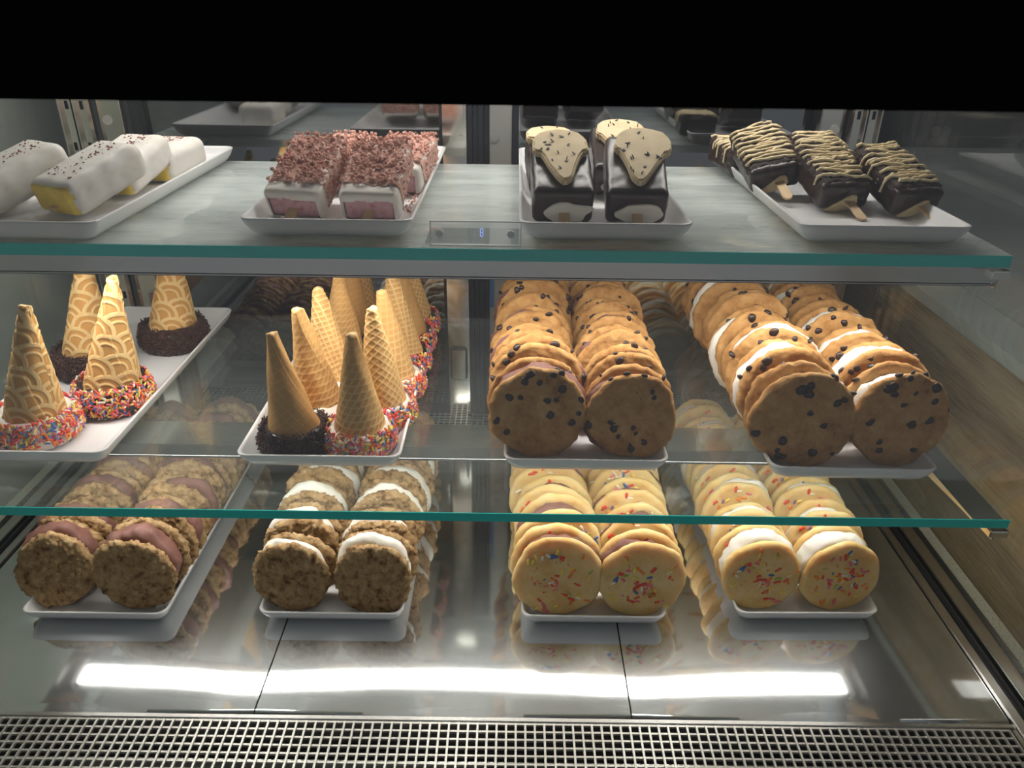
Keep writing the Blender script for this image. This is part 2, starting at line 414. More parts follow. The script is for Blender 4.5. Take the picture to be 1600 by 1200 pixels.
# ------------------------------------------------------------------ wire grilles at the front and at the back
def grille(name, label, x0, x1, y0, y1, z, px, py, w, single):
    g = thing(name, label, 'grille', (x0, y0, z))
    nx = int((x1 - x0) / px); ny = int(round((y1 - y0) / py))
    if single:
        a = MB().box(-w / 2, w / 2, 0, y1 - y0, -0.0012, 0.0012).mesh('wire', M['wire'])
        b = MB().box(0, x1 - x0, -w / 2, w / 2, -0.0026, -0.0002).mesh('wire', M['wire'])
        for i in range(nx + 1): link('wire', a, g, (i * px, 0, 0))
        for j in range(ny + 1): link('wire', b, g, (0, (y1 - y0) - j * py, 0))
    else:
        mb = MB()
        for i in range(nx + 1): mb.box(i * px - w / 2, i * px + w / 2, 0, y1 - y0, -0.001, 0.001)
        for j in range(ny + 1): mb.box(0, x1 - x0, j * py - w / 2, j * py + w / 2, -0.0022, -0.0002)
        tag(part('mesh_bars', mb, 'wire', g), kind='stuff')
    return g
grille('front_grille', 'square wire air grille along the front of the case', -0.564, 0.446, 0.300, 0.4695, ZD + 0.001, 0.0084, 0.0080, 0.0018, True)
grille('rear_grille', 'narrow wire air grille behind the deck at the doors', -0.53, 0.42, 0.990, 1.032, ZD, 0.0084, 0.0082, 0.0018, False)
cp('grille_support', MB().box(-0.568, 0.450, 0.296, 0.2985, ZD - 0.06, ZD), 'steel')
cp('grille_support', MB().box(-0.568, 0.450, 0.435, 0.438, ZD - 0.025, ZD - 0.008), 'steel')
cp('grille_end_plate', MB().box(0.4472, 0.4512, 0.30, 0.4700, ZD - 0.01, ZD + 0.0008), 'steel')

# ------------------------------------------------------------------ glass shelves, brackets and light bars
def shelf(label, x0, x1, y0, y1, z, t, mat):
    s = thing('glass_shelf', label, 'shelf', ((x0 + x1) / 2, y0, z - t), group='glass shelves in the case')
    w = (x1 - x0) / 2; d = y1 - y0; e = 0.0012
    part('pane', MB().box(-w, w, e, d, 0, t), mat, s)
    tag(part('polished_edge', MB().box(-w, w, 0, e - 0.0001, 0.0002, t - 0.0002), 'edge', s), 'teal green polished front edge')
    for sx in (-1, 1):
        mb = MB()
        xi = sx * (w - 0.022); xo = sx * (w + 0.004)
        lo, hi = min(xi, xo), max(xi, xo)
        mb.box(lo, hi, 0.012, d + 0.035, -0.0022, -0.0004)
        xv = sx * (w + 0.004); l2, h2 = min(xv, xv - sx * 0.0018), max(xv, xv - sx * 0.0018)
        mb.prism([(0.012, -0.0022), (d + 0.035, -0.0022), (d + 0.035, -0.05), (d * 0.7, -0.045), (0.016, -0.024)], 0, l2, h2)
        br = part('bracket', mb, 'steel', s)
        part('clip', MB().box(sx * (w - 0.006) - 0.008, sx * (w - 0.006) + 0.008, -0.002, 0.010, -0.0095, -0.0024), 'chrome', br, bevel=0.001)
        tubes = MB()
    return s
sh_top = shelf('upper glass shelf carrying the four trays of dipped bars', -0.527, 0.415, 0.619, 0.972, ZT, 0.0105, 'glass_top')
sh_mid = shelf('middle glass shelf carrying the cone trays and chip cookie trays', -0.527, 0.416, 0.520, 0.948, ZM, 0.0085, 'glass_mid')

def light_bar(label, x0, x1, y0, d, ztop, h, led):
    b = thing('light_bar', label, 'light', ((x0 + x1) / 2, y0, ztop - h), group='light bars under the shelves')
    w = (x1 - x0) / 2
    part('housing', MB().box(-w, w, 0, d, 0.0018, h).box(-w, w, 0, 0.0014, -0.0008, 0.0017).box(-w, w, d - 0.0014, d, -0.0008, 0.0017), 'bar', b, bevel=0.0012)
    part('led_strip', MB().box(-w + 0.004, w - 0.004, (0.0028 if led == 'led_low' else d * 0.25), (0.028 if led == 'led_low' else d - 0.003), 0.0, 0.0016), led, b)
    for sx in (-1, 1):
        lo, hi = sorted((sx * (w + 0.0004), sx * (w + 0.006)))
        part('end_cap', MB().box(lo, hi, 0.002, d - 0.002, 0.001, h - 0.002), 'clip', b, bevel=0.001)
light_bar('steel light bar under the front of the upper shelf', -0.535, 0.418, 0.637, 0.046, ZT - 0.0128, 0.0195, 'led')
light_bar('steel light bar seen through the middle shelf glass', -0.518, 0.407, 0.640, 0.045, ZM - 0.0108, 0.0150, 'led_low')

# acrylic tag holder standing on the upper shelf
th = thing('tag_holder', 'small clear acrylic tag holder standing between the two centre bar trays', 'tag holder', (-0.032, 0.6265, ZT + 0.0006))
part('plate', MB().box(-0.0375, 0.0375, 0, 0.002, 0, 0.0205), 'acrylic', th, bevel=0.0004)
part('foot', MB().box(-0.043, 0.039, 0.0022, 0.05, 0, 0.0012), 'acrylic', th)
edg = MB()
for bx in ((-0.0379, 0.0379, 0.0199, 0.0208), (-0.0379, 0.0379, -0.0002, 0.0005), (-0.0381, -0.0375, 0, 0.0205), (0.0375, 0.0381, 0, 0.0205)): edg.box(bx[0], bx[1], -0.0001, 0.0021, bx[2], bx[3])
part('edge_glow', edg, 'clip', th)  # white strips paint the light that glows in the clear acrylic edges
for sx in (-0.030, 0.0295):
    n = 20
    pts = [(sx + 0.0032 * math.cos(2 * math.pi * i / n), 0.0105 + 0.0032 * math.sin(2 * math.pi * i / n)) for i in range(n)]
    part('peg', MB().prism(pts, 1, -0.003, -0.0002), 'clip', th, bevel=0.0008)
dg = MB(); q = 0.0011; h = 0.0031
for z in (0, h, 2 * h): dg.box(0, q * 2.0, -0.0006, -0.0002, z - 0.00025, z + 0.00025)
for x in (0, q * 2.0):
    for z in (0, h): dg.box(x - 0.00025, x + 0.00025, -0.0006, -0.0002, z + 0.0004, z + h - 0.0004)
part('digit_reflection', dg, 'digit', th, loc=(0.004, 0, 0.0082))  # glowing digit put on the plate for a thermometer display's reflection

# ------------------------------------------------------------------ trays
def rrect(w, l, r, n=6):
    pts = []
    for cx_, cy_, a0 in ((w / 2 - r, l - r, 0), (-w / 2 + r, l - r, 90), (-w / 2 + r, r, 180), (w / 2 - r, r, 270)):
        for k in range(n + 1):
            a = R(a0 + 90 * k / n); pts.append((cx_ + r * math.cos(a), cy_ + r * math.sin(a)))
    return pts
def tray_mesh(w, l, h=0.0185):
    prof = [(0.016, 0.0), (0.0115, 0.0012), (0.006, 0.0055), (0.0025, 0.011), (0.0004, h - 0.002), (0.0, h - 0.0006), (0.0008, h), (0.0024, h - 0.0002), (0.0034, h - 0.002), (0.0065, 0.010), (0.011, 0.0055), (0.019, 0.0034)]
    v, f = [], []
    n = None
    for ins, z in prof:
        rr = max(0.010 - ins * 0.15, 0.003)
        lp = [(x, y + ins, z) for x, y in rrect(w - 2 * ins, l - 2 * ins, rr)]
        n = len(lp); v += lp
    for i in range(len(prof) - 1):
        for k in range(n):
            a, b = i * n + k, i * n + (k + 1) % n
            f.append((a, b, b + n, a + n))
    f.append(tuple(reversed(range(n)))); f.append(tuple((len(prof) - 1) * n + k for k in range(n)))
    return mesh('serving_tray', v, f, [M['white']], smooth=True)
TW, TL = 0.147, 0.352
tm = tray_mesh(TW, TL)
tm.polygons[-1].use_smooth = False; tm.polygons[-2].use_smooth = False
TRAYS = dict(A=(-0.4165, 0.616, ZT), B=(-0.159, 0.635, ZT), C=(0.078, 0.634, ZT), D=(0.3155, 0.637, ZT),
             E=(-0.435, 0.576, ZM), F=(-0.1715, 0.575, ZM), G=(0.067, 0.574, ZM), H=(0.302, 0.566, ZM),
             I=(-0.4184, 0.5790, ZD), J=(-0.1806, 0.5831, ZD), K=(0.0859, 0.5831, ZD), L=(0.3054, 0.5923, ZD))
TLAB = dict(A='white tray of white dipped mango bars on the upper shelf', B='white tray of pink crumb coated bars on the upper shelf',
            C='white tray of chocolate bars with dough cones on the upper shelf', D='white tray of icing drizzled chocolate bars on the upper shelf',
            E='white tray under the four scallop patterned cones', F='white tray under the two rows of sugar cones',
            G='white tray under chip cookie sandwiches filled with chocolate ice cream', H='white tray under chip cookie sandwiches filled with white ice cream',
            I='white tray on the deck under oatmeal sandwiches with chocolate filling', J='white tray on the deck under oatmeal sandwiches with vanilla filling',
            K='white tray on the deck under sprinkle sandwiches with chocolate filling', L='white tray on the deck under sprinkle sandwiches with vanilla filling')
for k, (x, y, z) in TRAYS.items():
    w = TW if k not in 'I' else 0.140
    o = link('serving_tray', tm, None, (x, y, z + 0.0004), (0, 0, R({'H': -0.6, 'L': 0.8, 'D': -0.2}.get(k, 0))))
    tag(o, TLAB[k], 'tray', 'white melamine serving trays')

# ------------------------------------------------------------------ sprinkles
RAINBOW = [((0.80, 0.085, 0.050), 5), ((0.80, 0.20, 0.26), 4), ((0.90, 0.27, 0.05), 4), ((0.92, 0.66, 0.13), 3.2), ((0.09, 0.17, 0.42), 2.6), ((0.90, 0.82, 0.66), 2.2), ((0.42, 0.48, 0.08), 0.8), ((0.30, 0.16, 0.38), 0.7)]
DARKS = [((0.065, 0.027, 0.019), 3), ((0.105, 0.045, 0.032), 2), ((0.040, 0.017, 0.012), 2)]
class Sprinkles:
    def __init__(s): s.v = []; s.f = []; s.c = []
    def add(s, p, d, n, length, rad, col, flat=1.0, seg=6):
        d = d.normalized(); n = (n - d * n.dot(d)).normalized(); u = d.cross(n)
        b = len(s.v)
        for t, r in ((-0.5, 0.45), (-0.36, 1), (0.36, 1), (0.5, 0.45)):
            for k in range(seg):
                a = 2 * math.pi * k / seg
                s.v.append(tuple(p + d * (t * length) + (u * math.cos(a) + n * (math.sin(a) * flat)) * (rad * r))); s.c.append(col)
        for i in range(3):
            for k in range(seg):
                l = (k + 1) % seg
                s.f.append((b + i * seg + k, b + i * seg + l, b + (i + 1) * seg + l, b + (i + 1) * seg + k))
        s.f.append(tuple(b + k for k in reversed(range(seg)))); s.f.append(tuple(b + 3 * seg + k for k in range(seg)))
    def mesh(s, name):
        return mesh(name, s.v, s.f, [M['sprinkle']], smooth=True, cols=np.array(s.c))
def pick(rng, pal):
    return rng.choices([c for c, w in pal], [w for c, w in pal])[0]

# ------------------------------------------------------------------ cookies
def cookie_mesh(kind, seed):
    rng = random.Random(seed)
    Rr, h, dome, e = dict(choc_chip=(0.0445, 0.0058, 0.0016, 0.0042), oatmeal=(0.0400, 0.0064, 0.0022, 0.0042), sugar=(0.0455, 0.0064, 0.0020, 0.0045))[kind]
    off = Vector((rng.uniform(0, 50), rng.uniform(0, 50), rng.uniform(0, 50)))
    prof = []
    for k in range(27):
        r = (Rr - e) * k / 26; prof.append((r, -(h - dome * (r / Rr) ** 2.2), 0))
    for k in range(1, 8):
        a = math.pi * k / 8 - math.pi / 2
        prof.append((Rr - e + e * math.cos(a), (h - dome) * math.sin(a), 1))
    for k in range(14):
        r = (Rr - e) * (1 - k / 13); prof.append((r, h - dome * (r / Rr) ** 2.2, 0))
    m = 120
    v = []
    irr = dict(choc_chip=0.045, oatmeal=0.065, sugar=0.045)[kind]
    for r, y, ed in prof:
        for k in range(m):
            a = 2 * math.pi * k / m
            c, s = math.cos(a), math.sin(a)
            wob = 1 + irr * noise.noise(Vector((c * 1.3, s * 1.3, 0)) + off) * 1.6 + irr * 0.45 * noise.noise(Vector((c * 6, s * 6, 3)) + off)
            rr = r * (1 + (wob - 1) * min(1, r / Rr * 1.2))
            p = Vector((rr * c, y, rr * s))
            q = p * 100 + off
            if kind == 'oatmeal':
                dist = noise.voronoi((q + noise.noise_vector(q * 1.1) * 0.35) * 1.7)[0]
                d = 0.0046 * (min(dist[1] - dist[0], 0.45) - 0.2) + 0.0020 * noise.noise(q * 1.0) + 0.0014 * noise.noise(q * 3.6) + 0.0007 * noise.noise(q * 8)
            elif kind == 'choc_chip':
                d = 0.0020 * noise.noise(q * 0.6) + 0.0011 * noise.noise(q * 1.9) + 0.0006 * noise.noise(q * 4.5)
            else:
                d = 0.0018 * noise.noise(q * 0.55) + 0.0005 * noise.noise(q * 2.5)
            nd = Vector((c * 1.2, (y / abs(y) * 0.5 if abs(y) > 1e-5 else 0), s * 1.2)).normalized() if ed else Vector((0, -1 if y < 0 else 1, 0))
            if r < 1e-6 : d = 0.0
            v.append(p + nd * d)
    f = []
    for i in range(len(prof) - 1):
        for k in range(m):
            a, b = i * m + k, i * m + (k + 1) % m
            f.append((a, b, b + m, a + m))
    me = mesh('cookie', v, f, [M[kind]], smooth=True)
    bm = bmesh.new(); bm.from_mesh(me); bmesh.ops.remove_doubles(bm, verts=bm.verts[:], dist=1e-6); bmesh.ops.recalc_face_normals(bm, faces=bm.faces); bm.to_mesh(me); bm.free()
    return me, Rr, h, dome
def filling_mesh(mat, Rr, half, seed, lumpy):
    rng = random.Random(seed); off = Vector((rng.uniform(0, 50), rng.uniform(0, 50), rng.uniform(0, 50)))
    prof = [(0, -half)] + [(Rr * t, -half) for t in (0.4, 0.75)]
    for k in range(0, 13):
        a = math.pi * k / 12 - math.pi / 2
        prof.append((Rr - half * 0.8 + half * 0.95 * math.cos(a), half * math.sin(a)))
    prof += [(Rr * t, half) for t in (0.75, 0.4)] + [(0, half)]
    m = 64; v = []
    for r, y in prof:
        for k in range(m):
            a = 2 * math.pi * k / m; c, s = math.cos(a), math.sin(a)
            wob = 1 + 0.10 * noise.noise(Vector((c * 1.6, s * 1.6, y * 30)) + off) + lumpy * noise.noise(Vector((c * 5, s * 5, y * 130)) + off) + 0.03 * noise.noise(Vector((c * 14, s * 14, y * 300)) + off)
            v.append((r * wob * c, y, r * wob * s))
    f = []
    for i in range(len(prof) - 1):
        for k in range(m):
            a, b = i * m + k, i * m + (k + 1) % m
            f.append((a, b, b + m, a + m))
    me = mesh('filling', v, f, [M[mat]], smooth=True)
    bm = bmesh.new(); bm.from_mesh(me); bmesh.ops.remove_doubles(bm, verts=bm.verts[:], dist=1e-6); bmesh.ops.recalc_face_normals(bm, faces=bm.faces); bm.to_mesh(me); bm.free()
    return me
NV = 5
COOK = {k: [cookie_mesh(k, 100 + i * 7 + len(k)) for i in range(NV)] for k in ('choc_chip', 'oatmeal', 'sugar')}
FILL = {}
for mat in ('vanilla', 'choc_cream'):
    for k, Rr in (('choc_chip', 0.0405), ('oatmeal', 0.0375), ('sugar', 0.0405)):
        FILL[mat, k] = [filling_mesh(mat, Rr, 0.0075, 31 + i * 5, 0.06 if mat == 'vanilla' else 0.08) for i in range(3)]
def chip_mesh(seed):
    bm = bmesh.new(); bmesh.ops.create_icosphere(bm, subdivisions=2, radius=0.0040)
    rng = random.Random(seed); off = Vector((rng.random() * 9, rng.random() * 9, rng.random() * 9))
    for v in bm.verts:
        v.co *= 1 + 0.28 * noise.noise(v.co * 260 + off); v.co.y *= 0.55; v.co.x *= 1.15
    me = bpy.data.meshes.new('chocolate_chip'); bm.to_mesh(me); bm.free(); me.materials.append(M['chip'])
    me.polygons.foreach_set('use_smooth', [True] * len(me.polygons)); return me
CHIPS = [chip_mesh(i) for i in range(4)]
def face_sprinkles(seed, n, Rr, h, dome, upper):
    rng = random.Random(seed); s = Sprinkles()
    for i in range(n):
        rho = Rr * (abs(rng.gauss(0, 0.52)) if rng.random() < 0.5 else math.sqrt(rng.random()) * 0.74)
        if upper: rho = Rr * math.sqrt(rng.random()) * 0.88
        rho = min(rho, Rr * 0.86)
        a = rng.uniform(0, 2 * math.pi) if not upper else rng.uniform(0.25, math.pi - 0.25)
        x, z = rho * math.cos(a), rho * math.sin(a) - (0 if upper else 0.002)
        y = -(h - dome * (min(math.hypot(x, z), Rr) / Rr) ** 2.2) + 0.0001
        b = rng.uniform(0, math.pi)
        s.add(Vector((x, y, z)), Vector((math.cos(b), 0, math.sin(b))), Vector((0, -1, 0)), rng.uniform(0.0055, 0.0092), rng.uniform(0.0014, 0.0019), pick(rng, RAINBOW), 0.5)
    return s.mesh('sprinkles')
SPR_FRONT = [face_sprinkles(i, 62, 0.0455, 0.0064, 0.0020, False) for i in range(4)]
SPR_BACK = [face_sprinkles(40 + i, 22, 0.0455, 0.0064, 0.0020, True) for i in range(4)]

ORD = ['frontmost', 'second', 'third', 'fourth', 'fifth', 'sixth', 'seventh', 'eighth', 'ninth']
rngC = random.Random(5)
def sandwich(kind, fill, x, y, z, lean, yaw, front, label, group, scale=1.0, gap=0.0, fz=0.004, fx=0.0, open_=0.0):
    """two cookies on edge with a puck of ice cream between; the origin is the point it stands on"""
    rng = rngC
    i, j = rng.sample(range(NV), 2)
    me1, Rr, h, dome = COOK[kind][i]; me2 = COOK[kind][j][0]
    t = thing('cookie_sandwich', label, 'cookie sandwich', (x, y, z), (R(-lean), 0, R(yaw)), group)
    t.scale = (scale,) * 3
    fh = 0.0075 + gap
    c1 = link('cookie', me1, t, (0, 0, Rr * 0.99), (0, R(rng.uniform(0, 360)), 0))
    c2 = link('cookie', me2, t, (rng.uniform(-0.002, 0.002), 2 * h + 2 * fh - 0.0024, Rr * 0.99 + rng.uniform(0, 0.002)), (R(open_), R(rng.uniform(0, 360)), 0))
    f = link('filling', rng.choice(FILL[fill, kind]), t, (fx, h + fh - 0.0012, Rr * 0.99 + fz), (0, R(rng.uniform(0, 360)), 0), (1, fh / 0.0075, 1))
    if kind == 'choc_chip':
        for c, full in ((c1, front), (c2, False)):
            ry = c.rotation_euler.y
            n = 15 if full else 3
            for q in range(n):
                if full:
                    a = rng.uniform(0, 2 * math.pi); rho = Rr * math.sqrt(rng.uniform(0.03, 0.86))
                else:
                    a = rng.uniform(0.15, math.pi - 0.15); rho = Rr * rng.uniform(0.55, 0.93)
                px_, pz_ = rho * math.cos(a), rho * math.sin(a)
                yy = -(h - dome * (rho / Rr) ** 2.2) + 0.0008
                # into the turned cookie's own frame
                cr, sr = math.cos(-ry), math.sin(-ry)
                lx, lz = px_ * cr + pz_ * sr, -px_ * sr + pz_ * cr
                link('chocolate_chip', rng.choice(CHIPS), c, (lx, yy, lz), (0, rng.uniform(0, 6), 0), rng.uniform(0.6, 1.15))
            for q in range(3 if full else 2):
                a = rng.uniform(0.3, math.pi - 0.3); rho = Rr * 0.985
                px_, pz_ = rho * math.cos(a), rho * math.sin(a)
                cr, sr = math.cos(-ry), math.sin(-ry)
                link('chocolate_chip', rng.choice(CHIPS), c, (px_ * cr + pz_ * sr, rng.uniform(-0.003, 0.003), -px_ * sr + pz_ * cr), (rng.uniform(0, 3), rng.uniform(0, 6), 0), rng.uniform(0.6, 1.0))
    if kind == 'sugar':
        for c, full in ((c1, front), (c2, False)):
            s = link('sprinkles', rng.choice(SPR_FRONT if full else SPR_BACK), c, (0, 0, 0), (0, 0 if full else -c.rotation_euler.y, 0)); s['kind'] = 'stuff'
    return t

COLS = [  # tray, cookie kind, filling, column word, x, y of the first face, count, pitch, scale, lean, yaw list
    ('G', 'choc_chip', 'choc_cream', 'left', 0.0235, 0.603, 7, 0.0450, 1.0),
    ('G', 'choc_chip', 'choc_cream', 'right', 0.1080, 0.603, 7, 0.0450, 0.94),
    ('H', 'choc_chip', 'vanilla', 'left', 0.2590, 0.593, 7, 0.0455, 1.05),
    ('H', 'choc_chip', 'vanilla', 'right', 0.3480, 0.597, 7, 0.0455, 1.02),
    ('I', 'oatmeal', 'choc_cream', 'left', -0.4650, 0.6036, 7, 0.0440, 1.020),
    ('I', 'oatmeal', 'choc_cream', 'right', -0.3806, 0.6036, 7, 0.0440, 1.061),
    ('J', 'oatmeal', 'vanilla', 'left', -0.2230, 0.6036, 7, 0.0440, 1.010),
    ('J', 'oatmeal', 'vanilla', 'right', -0.1391, 0.6036, 7, 0.0440, 1.020),
    ('K', 'sugar', 'choc_cream', 'left', 0.0491, 0.6036, 7, 0.0445, 1.020),
    ('K', 'sugar', 'choc_cream', 'right', 0.1340, 0.6036, 7, 0.0445, 0.979),
    ('L', 'sugar', 'vanilla', 'left', 0.2598, 0.6159, 7, 0.0445, 0.918),
    ('L', 'sugar', 'vanilla', 'right', 0.3417, 0.6159, 7, 0.0445, 0.918),
]
KW = {'choc_chip': 'chocolate chip cookie sandwich', 'oatmeal': 'oatmeal cookie sandwich', 'sugar': 'sprinkle sugar cookie sandwich'}
FW = {'choc_cream': 'chocolate ice cream', 'vanilla': 'white ice cream'}
FZ = dict(G=(-0.006, 0.002), H=(-0.003, 0.004), I=(0.002, 0.0065), J=(0.0, 0.0065), K=(-0.006, 0.001), L=(-0.001, 0.005))   # how far the filling peeks out on top
for tr, kind, fill, side, x, y0, n, pitch, sc in COLS:
    tx, ty, tz = TRAYS[tr]
    for i in range(n):
        lean = 4 + min(i, 4) * 2.2 + rngC.uniform(-0.8, 0.8)
        yaw = rngC.uniform(-7, 7) * (0.7 if i == 0 else 1)
        dx = rngC.uniform(-0.003, 0.003) if i else 0
        f0, f1 = FZ[tr]; fz = rngC.uniform(f0, f1); gap = rngC.uniform(-0.002, 0.0015)
        z = tz + 0.0042
        yy = y0 + i * pitch
        if tr in 'IL':                       # the front sandwiches of these two trays are overfilled
            if i == 0:
                gap, fz = 0.0034, 0.0062
                if side == 'left' and tr == 'I': lean = 15
            else: yy += 0.007
        lab = f"{KW[kind]} with {FW[fill]}, {ORD[i]} in the {side} column"
        sandwich(kind, fill, x + dx, yy, z, lean, yaw, i == 0, lab, f"{KW[kind]}es with {FW[fill]}".replace('sandwiches', 'sandwiches'), sc * (1 if i == 0 else rngC.uniform(0.96, 1.03)), gap, fz, rngC.uniform(-0.006, 0.006), rngC.uniform(-4, 2))

# ------------------------------------------------------------------ cones
def sei(X, Y, r):
    """overlapping wave scallops: height of the raised line at an unrolled point"""
    out = np.zeros_like(X); done = np.zeros(X.shape, bool)
    st = r * 0.72
    row0 = np.floor(Y / st)
    for dj in range(-2, 4):
        j = row0 + dj                       # lower rows lie on top
        yc = j * st
        sh = np.where(np.mod(j, 2) == 0, 0.0, r)
        xc = np.round((X - sh) / (2 * r)) * 2 * r + sh
        d = np.hypot(X - xc, (Y - yc)) / (r * 1.06)
        ins = (d <= 1.0) & (~done)
        val = np.clip((d - 0.76) / 0.05, 0, 1) + np.clip((d - 0.40) / 0.05, 0, 1) * np.clip((0.58 - d) / 0.05, 0, 1)
        out = np.where(ins, np.clip(val, 0, 1), out); done |= ins
    return np.where(done, out, 1.0)
def cone_mesh(kind, seed, r0, h, tip=0.0035):
    rng = np.random.RandomState(seed)
    nt, nz = (280, 220) if kind == 'scallop' else (150, 120)
    th = np.linspace(0, 2 * np.pi, nt, endpoint=False); zz = np.linspace(0, 1, nz)
    T, Zt = np.meshgrid(th, zz)
    rad = r0 * (1 - Zt) + tip * Zt
    slant = math.hypot(h, r0)
    dap = (1.05 - Zt) * slant; sa = r0 / slant
    PH = (T - np.pi) * sa
    X = dap * np.sin(PH); Y = dap * np.cos(PH)
    if kind == 'scallop':
        c = sei(X + 0.004, -Y, 0.0165); amp = 0.0008
    elif kind == 'grid':
        a = np.abs(((X + Y) / 0.0072) % 1 - 0.5) * 2; b = np.abs(((X - Y) / 0.0072) % 1 - 0.5) * 2
        c = np.clip((np.maximum(a, b) - 0.66) / 0.22, 0, 1); amp = 0.0006
    elif kind == 'square':
        a = np.abs((T * rad / 0.0060) % 1 - 0.5) * 2; b = np.abs((Zt * h / 0.0065) % 1 - 0.5) * 2
        c = np.clip((np.maximum(a, b) - 0.66) / 0.22, 0, 1) * np.clip(1.3 - Zt * 1.2, 0.3, 1); amp = 0.0006
    else:
        a = np.abs(((X + Y) / 0.0090) % 1 - 0.5) * 2; b = np.abs(((X - Y) / 0.0090) % 1 - 0.5) * 2
        c = np.clip((np.maximum(a, b) - 0.78) / 0.2, 0, 1) * 0.45; amp = 0.0005
    seam = ((T / (2 * np.pi) + Zt * 0.35) % 1.0)
    rr = rad + c * amp + 0.0016 * seam * (0.4 + 0.6 * (1 - Zt))
    lump = np.zeros_like(rr)
    for k in range(4):
        lump += np.sin(T * (k + 2) + rng.rand() * 6 + Zt * (3 + k * 4)) * 0.00035
    rr = rr + lump * (1 - Zt * 0.5)
    zc = Zt * h + np.where(Zt > 0.93, (np.sin(T * 2 + seed) * 0.0012 * (Zt - 0.93) / 0.07), 0)
    V_ = np.stack([rr * np.cos(T), rr * np.sin(T), zc], -1).reshape(-1, 3)
    hi = np.array((0.78, 0.55, 0.25)); lo = np.array((0.58, 0.31, 0.095)) if kind == 'scallop' else np.array((0.60, 0.34, 0.115))
    if kind == 'plain': hi, lo = np.array((0.70, 0.45, 0.19)), np.array((0.58, 0.33, 0.115))
    mott = 0.5 + 0.5 * np.sin(T * 3 + rng.rand() * 6) * np.sin(Zt * 9 + rng.rand() * 6)
    cc = lo + (hi - lo) * c[..., None]
    cc = cc * (0.90 + 0.14 * mott[..., None]) * (0.92 + 0.10 * rng.rand(nz, nt)[..., None])
    C_ = cc.reshape(-1, 3)
    V_ = np.vstack([V_, [[0, 0, h + tip * 0.5]]]); C_ = np.vstack([C_, [hi * 0.95]])
    F = []
    for i in range(nz - 1):
        for k in range(nt):
            l = (k + 1) % nt
            F.append((i * nt + k, i * nt + l, (i + 1) * nt + l, (i + 1) * nt + k))
    top = len(V_) - 1
    for k in range(nt): F.append(((nz - 1) * nt + k, (nz - 1) * nt + (k + 1) % nt, top))
    return mesh('cone', V_, F, [M['waffle']], smooth=True, cols=C_)
def dip_mesh(r0, ro, h, seed, mat):
    """rounded collar of coating around the rim, resting on the tray"""
    off = Vector((seed * 3.1, seed * 1.7, 0)); m = 72
    prof = [(r0 * 0.55, 0.0), (ro * 0.86, 0.0), (ro * 0.97, h * 0.12), (ro, h * 0.35), (ro * 0.985, h * 0.62), (ro * 0.94, h * 0.84), (r0 * 0.98, h), (r0 * 0.86, h * 0.98)]
    v, f = [], []
    for i, (r, z) in enumerate(prof):
        for k in range(m):
            a = 2 * math.pi * k / m
            w = 1 + 0.035 * noise.noise(Vector((math.cos(a) * 1.5, math.sin(a) * 1.5, i * 0.2)) + off) + 0.02 * noise.noise(Vector((math.cos(a) * 6, math.sin(a) * 6, i * 0.6)) + off)
            zz = z * (1 + 0.22 * noise.noise(Vector((math.cos(a) * 1.6, math.sin(a) * 1.6, 7)) + off)) if i >= 4 else z
            v.append((r * (w if i < 6 else 1) * math.cos(a), r * (w if i < 6 else 1) * math.sin(a), zz))
    for i in range(len(prof) - 1):
        for k in range(m):
            a, b = i * m + k, i * m + (k + 1) % m
            f.append((a, b, b + m, a + m))
    return mesh('dipped_rim', v, f, [M[mat]], smooth=True)
def rim_sprinkles(r0, ro, h, n, seed, pal, length, rad, top=1.0, stick_out=0.25):
    rng = random.Random(seed); s = Sprinkles()
    for i in range(n):
        a = rng.uniform(0, 2 * math.pi); t = rng.random() ** 0.9
        zz = 0.0015 + t * h * top
        # collar outline
        k = zz / h
        r = ro * (1.0 - 0.16 * max(0, 0.3 - k) / 0.3 if k < 0.3 else 1.0 - 0.11 * max(0, (k - 0.45) / 0.55) ** 1.6)
        r = r * (1 + rng.uniform(-0.01, 0.03))
        nrm = Vector((math.cos(a), math.sin(a), (k - 0.45) * 0.9)).normalized()
        tang = Vector((-math.sin(a), math.cos(a), 0)); up = nrm.cross(tang)
        b = rng.uniform(0, math.pi)
        d = (tang * math.cos(b) + up * math.sin(b) + nrm * rng.gauss(0, stick_out)).normalized()
        p = Vector((r * math.cos(a), r * math.sin(a), zz)) + nrm * rad * 0.6
        p.z = max(p.z, 0.0012 + abs(d.z) * length * 0.5)
        s.add(p, d, nrm, length * rng.uniform(0.75, 1.25), rad, pick(rng, pal), 1.0, 5)
    return s.mesh('sprinkles')
SC_R, SC_H = 0.0300, 0.128
SG_R, SG_H = 0.0255, 0.108
CONES = {'scallop': [cone_mesh('scallop', 1, SC_R, SC_H), cone_mesh('scallop', 5, SC_R, SC_H)],
         'plain': [cone_mesh('plain', 2, SG_R, SG_H, 0.0045)], 'grid': [cone_mesh('grid', 3, SG_R, SG_H, 0.0045), cone_mesh('grid', 9, SG_R, SG_H, 0.0045)],
         'square': [cone_mesh('square', 4, SG_R, SG_H, 0.0050)]}
DIP = {}
SPK = {}
